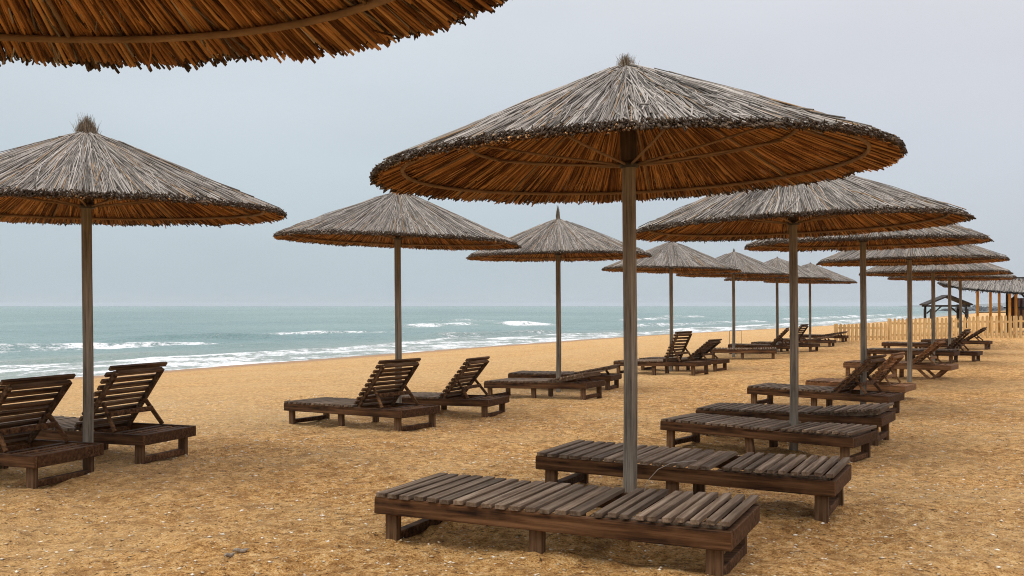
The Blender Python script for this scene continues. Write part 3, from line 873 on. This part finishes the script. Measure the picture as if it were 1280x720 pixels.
for k in range(900):
    u = g.random() * tot; i = 0
    while i < 2 and u > seg[i]: u -= seg[i]; i += 1
    b = eave[i].lerp(eave[i + 1], min(1, u / seg[i]))
    fr = (b.x - tip.x) / (e3.x - tip.x)
    a = r0_.lerp(r1_, max(0, min(1, fr * 1.02 - .03 + g.normal(0, .02))))
    st = g.uniform(0, .7)
    a = a.lerp(b, st)
    ext = b + (b - a).normalized() * g.uniform(0, .16) + Vector((0, 0, -abs(g.normal(0, .06))))
    a = a + Vector((0, 0, .03 + g.uniform(0, .05))); ext = ext + Vector((0, 0, .02 + g.uniform(0, .04)))
    a = inv @ a; ext = inv @ ext
    o = len(V); w = g.uniform(.010, .018)
    for p, ww in ((a, w), (ext, w)):
        for jx, jz in ((1, 0), (0, 1), (-1, 0), (0, -1)): V.append((p.x + ww * jx, p.y, p.z + ww * jz))
    for i2 in range(4): Q.append((o + i2, o + (i2 + 1) % 4, o + 4 + (i2 + 1) % 4, o + 4 + i2))
link('reeds', np_mesh('reeds', V, Q, M['reed_old']), root)
for px, D in ((1222, 44), (1238, 45), (1249, 46.5), (1262, 43.8), (1270, 45.2)):
    x = (px - HX) / F * D
    g0 = float(ground_smooth(np.array([x]), np.array([D]))[0])
    bm = bmesh.new(); box(bm, (x - 22.6, D - 45, (g0 - .3 + 2.02) / 2), (.095, .095, 2.02 - g0 + .3))
    link('post', mesh('post', bm, M['post_orange'], .006), root)
bm = bmesh.new(); box(bm, (P(1240, 390, 47.5).x - 22.6, 2.5, .98), (1.6, .05, .06)); link('rail', mesh('rail', bm, M['black'], .004), root)

# dark timber bar hut with braces
hc = P(1294, 390, 49)
hg = float(ground_smooth(np.array([hc.x]), np.array([hc.y]))[0])
root = empty('bar_hut', (hc.x, hc.y, hg), (0, 0, R(-28)))
tag(root, 'dark timber bar hut with diagonal braces and red brown boards at the right edge', 'hut')
for x in (-1.25, -.2, 1.3):
    for y in (-1.0, 1.0):
        bm = bmesh.new(); box(bm, (x, y, 1.1), (.12, .12, 2.6)); link('post', mesh('post', bm, M['black'], .006), root)
for x0_, x1_ in ((-1.2, -.6), (-.25, -.8), (-.15, .45), (1.25, .65)):
    link('brace', bar_mesh('brace', (x0_, -1.04, 1.45), (x1_, -1.04, 2.15), .09, .06, M['black']), root)
link('beam', bar_mesh('beam', (-1.4, -1.04, 2.2), (1.4, -1.04, 2.2), .12, .1, M['black']), root)
bm = bmesh.new()
for i in range(14): box(bm, (-1.17 + i * .18, -.93, .95 + .004 * (i % 3)), (.172, .03, 1.5))
link('panel', mesh('panel', bm, M['redpanel'], .003), root)
bm = bmesh.new(); box(bm, (.05, -1.2, 1.22), (2.9, .5, .06)); link('counter', mesh('counter', bm, M['black'], .005), root)
bm = bmesh.new()
for s in (-1, 1): box(bm, (0, s * .75, 2.48), (3.1, 1.7, .07), Matrix.Rotation(s * -.32, 4, 'X'))
link('roof', mesh('roof', bm, M['black'], .004), root)

# dark gazebo between the poles
gc = P(1182, 390, 60); gg = -.15
root = empty('gazebo', (gc.x, gc.y, gg), (0, 0, R(-13)))
tag(root, 'small open gazebo of dark timber with gable roof beyond the picket fence', 'gazebo')
ez, az, hw = 1.36 - gg, 1.92 - gg, 1.29
bm = bmesh.new()
sl = math.atan2(az - ez, hw)
for s in (-1, 1):
    box(bm, (s * hw / 2, 0, (ez + az) / 2 + .002 * s), (hw / math.cos(sl) + .04, 2.4, .09), Matrix.Rotation(s * sl, 4, 'Y'))
link('roof', mesh('roof', bm, M['black'], .01), root)
for x in (-.95, .95):
    for y in (-1.0, 1.0):
        bm = bmesh.new(); box(bm, (x + (.0 if y < 0 else -.05), y, .6), (.12, .12, 1.85)); link('post', mesh('post', bm, M['black'], .006), root)
for y in (-1.0, 1.0):
    link('beam', bar_mesh('beam', (-1.2, y - .002, 1.43), (1.2, y - .002, 1.43), .11, .08, M['black']), root)
    for s in (-1, 1):
        link('brace', bar_mesh('brace', (s * .92, y + .003, .95), (s * .45, y + .003, 1.40), .08, .06, M['black']), root)
        bm = bmesh.new(); box(bm, (s * 1.02, y, .95), (.12, .22, .6)); link('side_board', mesh('side_board', bm, M['black'], .004), root)

# thin metal frame standing on the open sand
pf = P(912, 426, 33)
root = empty('metal_frame', (pf.x, pf.y, gz(pf.x, pf.y)))
tag(root, 'thin metal rod frame standing on open sand behind the fifth left row pole', 'frame')
bm = bmesh.new()
tube(bm, [(0, 0, -.1), (0, 0, .62)], .008, 6); link('upright', mesh('upright', bm, M['metal']), root)
bm = bmesh.new(); tube(bm, [(.40, 0, -.1), (.40, 0, .62)], .006, 6); link('upright', mesh('upright', bm, M['metal']), root)
bm = bmesh.new(); tube(bm, [(0, 0, .62), (.40, 0, .62)], .008, 6); link('crossbar', mesh('crossbar', bm, M['metal']), root)

# ================================================================== FAR BREAKWATER AND COAST
g = np.random.default_rng(5)
bm = bmesh.new()
A, B = np.array((158., 352.)), np.array((235., 400.))
for k in range(420):
    u = g.random(); c = A + (B - A) * u
    hgt = (.3 + 1.15 * min(1, u * 7)) 
    off = g.normal(0, 2.2)
    s = g.uniform(.8, 1.7)
    rot = Euler((g.uniform(0, 3), g.uniform(0, 3), g.uniform(0, 3))).to_matrix().to_4x4()
    box(bm, (c[0] - off * .5, c[1] + off, SEA + hgt * max(0, 1 - abs(off) / 5) * g.uniform(.5, 1) - .3), (s, s * .8, s * .7), rot, jit=.2 * s)
tag(link('breakwater', mesh('breakwater', bm, M['rock'])), 'low dark rock breakwater in the sea beyond the gazebo', 'breakwater')
bm = bmesh.new()
N_ = 90
xs = np.linspace(1130, 3000, N_); D0 = 2600
hh = (3 + 13 * sstep(0, 500, xs - 1130)) * (1 + .35 * fbm(xs / 160, xs * 0, 12, 3)) - .5
prev = None
for x, h in zip(xs, hh):
    sec = [bm.verts.new((x, D0 + dy, SEA - 1 + max(0, h) * f)) for dy, f in ((-60, 0), (-20, .55), (40, 1.0), (150, 1.1), (300, 0))]
    if prev:
        for i in range(4): bm.faces.new((prev[i], sec[i], sec[i + 1], prev[i + 1]))
    prev = sec
tag(link('far_hills', mesh('far_hills', bm, M['far'])), kind='structure')

# ================================================================== SEA HAZE
bm = bmesh.new(); box(bm, (0, 0, 7.0), (21000, 21000, 34.0))
hz_ = bpy.data.materials.new('sea_haze'); hz_.use_nodes = True
hz_.node_tree.nodes.clear()
ho = hz_.node_tree.nodes.new('ShaderNodeOutputMaterial'); pv = hz_.node_tree.nodes.new('ShaderNodeVolumePrincipled')
pv.inputs['Color'].default_value = (.86, .94, 1.0, 1); pv.inputs['Density'].default_value = 0.00020; pv.inputs['Anisotropy'].default_value = 0.3
hz_.node_tree.links.new(pv.outputs[0], ho.inputs['Volume'])
tag(link('haze', mesh('haze', bm, hz_)), kind='stuff')

# ================================================================== CAMERA, LIGHT, SKY
cam = bpy.data.cameras.new('camera')
cam.sensor_width = 36; cam.lens = F / 1280 * 36
cam.shift_y = 22 / 1280
cam.clip_start = .05; cam.clip_end = 30000
co_ = link('camera', cam, None, (0, 0, EYE), (R(90), 0, 0))
SC.camera = co_

SUN_EL, SUN_AZ = R(66), R(-140)       # azimuth measured from the view direction, to the left
sd = bpy.data.lights.new('sun', 'SUN'); sd.energy = 1.5; sd.angle = R(34); sd.color = (1, .96, .90)
dirv = Vector((math.sin(SUN_AZ) * math.cos(SUN_EL), math.cos(SUN_AZ) * math.cos(SUN_EL), math.sin(SUN_EL)))
so = link('sun', sd, None, (0, 0, 20)); so.rotation_euler = dirv.to_track_quat('Z', 'Y').to_euler()

W = bpy.data.worlds.new('World'); SC.world = W; W.use_nodes = True
nt = W.node_tree; nt.nodes.clear()
def wn(t): return nt.nodes.new(t)
out = wn('ShaderNodeOutputWorld'); mixs = wn('ShaderNodeMixShader')
sky = wn('ShaderNodeTexSky'); sky.sky_type = 'NISHITA'; sky.sun_disc = False
sky.sun_elevation = SUN_EL; sky.sun_rotation = SUN_AZ; sky.dust_density = 3; sky.air_density = 1
b1 = wn('ShaderNodeBackground'); b1.inputs['Strength'].default_value = 0.08
nt.links.new(sky.outputs[0], b1.inputs['Color'])
tc = wn('ShaderNodeTexCoord'); sep = wn('ShaderNodeSeparateXYZ'); nt.links.new(tc.outputs['Generated'], sep.inputs[0])
# overcast deck: luminance rises from horizon to zenith
rp = wn('ShaderNodeValToRGB'); e = rp.color_ramp.elements
stops = [(0.0, (.53, .615, .665)), (.03, (.535, .625, .675)), (.12, (.57, .655, .71)), (.22, (.645, .71, .765)), (.30, (.715, .765, .815)), (.6, (1.40, 1.43, 1.45)), (1.0, (2.0, 2.02, 2.04))]
while len(e) < len(stops): e.new(.5)
for k, (p, c) in enumerate(stops): e[k].position = p; e[k].color = (*c, 1)
nt.links.new(sep.outputs[2], rp.inputs[0])
mp = wn('ShaderNodeMapping'); mp.inputs['Scale'].default_value = (1.2, 1.2, 3.5); nt.links.new(tc.outputs['Generated'], mp.inputs[0])
nz = wn('ShaderNodeTexNoise'); nz.inputs['Scale'].default_value = 1.6; nz.inputs['Detail'].default_value = 4; nt.links.new(mp.outputs[0], nz.inputs['Vector'])
mm = wn('ShaderNodeMapRange'); mm.inputs[1].default_value = .3; mm.inputs[2].default_value = .7; mm.inputs[3].default_value = .945; mm.inputs[4].default_value = 1.055
nt.links.new(nz.outputs[0], mm.inputs[0])
# a warmer, greyer deck to the right (inland) and bluer to the left (over the sea)
mr_ = wn('ShaderNodeMapRange'); mr_.inputs[1].default_value = -.1; mr_.inputs[2].default_value = .5
nt.links.new(sep.outputs[0], mr_.inputs[0])
mxc = wn('ShaderNodeMix'); mxc.data_type = 'RGBA'; mxc.blend_type = 'MULTIPLY'; mxc.inputs[7].default_value = (1.08, 1.00, 1.01, 1)
nt.links.new(mr_.outputs[0], mxc.inputs[0]); nt.links.new(rp.outputs[0], mxc.inputs[6])
b2 = wn('ShaderNodeBackground'); nt.links.new(mxc.outputs[2], b2.inputs['Color']); nt.links.new(mm.outputs[0], b2.inputs['Strength'])
mixs.inputs[0].default_value = .93
nt.links.new(b1.outputs[0], mixs.inputs[1]); nt.links.new(b2.outputs[0], mixs.inputs[2]); nt.links.new(mixs.outputs[0], out.inputs['Surface'])

SC.render.engine = 'CYCLES'
SC.cycles.use_denoising = True
SC.cycles.use_adaptive_sampling = True
SC.cycles.adaptive_threshold = 0.018
SC.cycles.denoiser = 'OPENIMAGEDENOISE'
SC.cycles.denoising_input_passes = 'RGB_ALBEDO_NORMAL'
SC.cycles.denoising_prefilter = 'NONE'
SC.cycles.pixel_filter_type = 'BLACKMAN_HARRIS'; SC.cycles.filter_width = 1.05
SC.cycles.max_bounces = 6; SC.cycles.diffuse_bounces = 4; SC.cycles.glossy_bounces = 2
SC.cycles.sample_clamp_indirect = 4
SC.view_settings.view_transform = 'Standard'; SC.view_settings.look = 'None'
SC.view_settings.exposure = 0; SC.view_settings.gamma = 1
SC.view_settings.use_curve_mapping = False
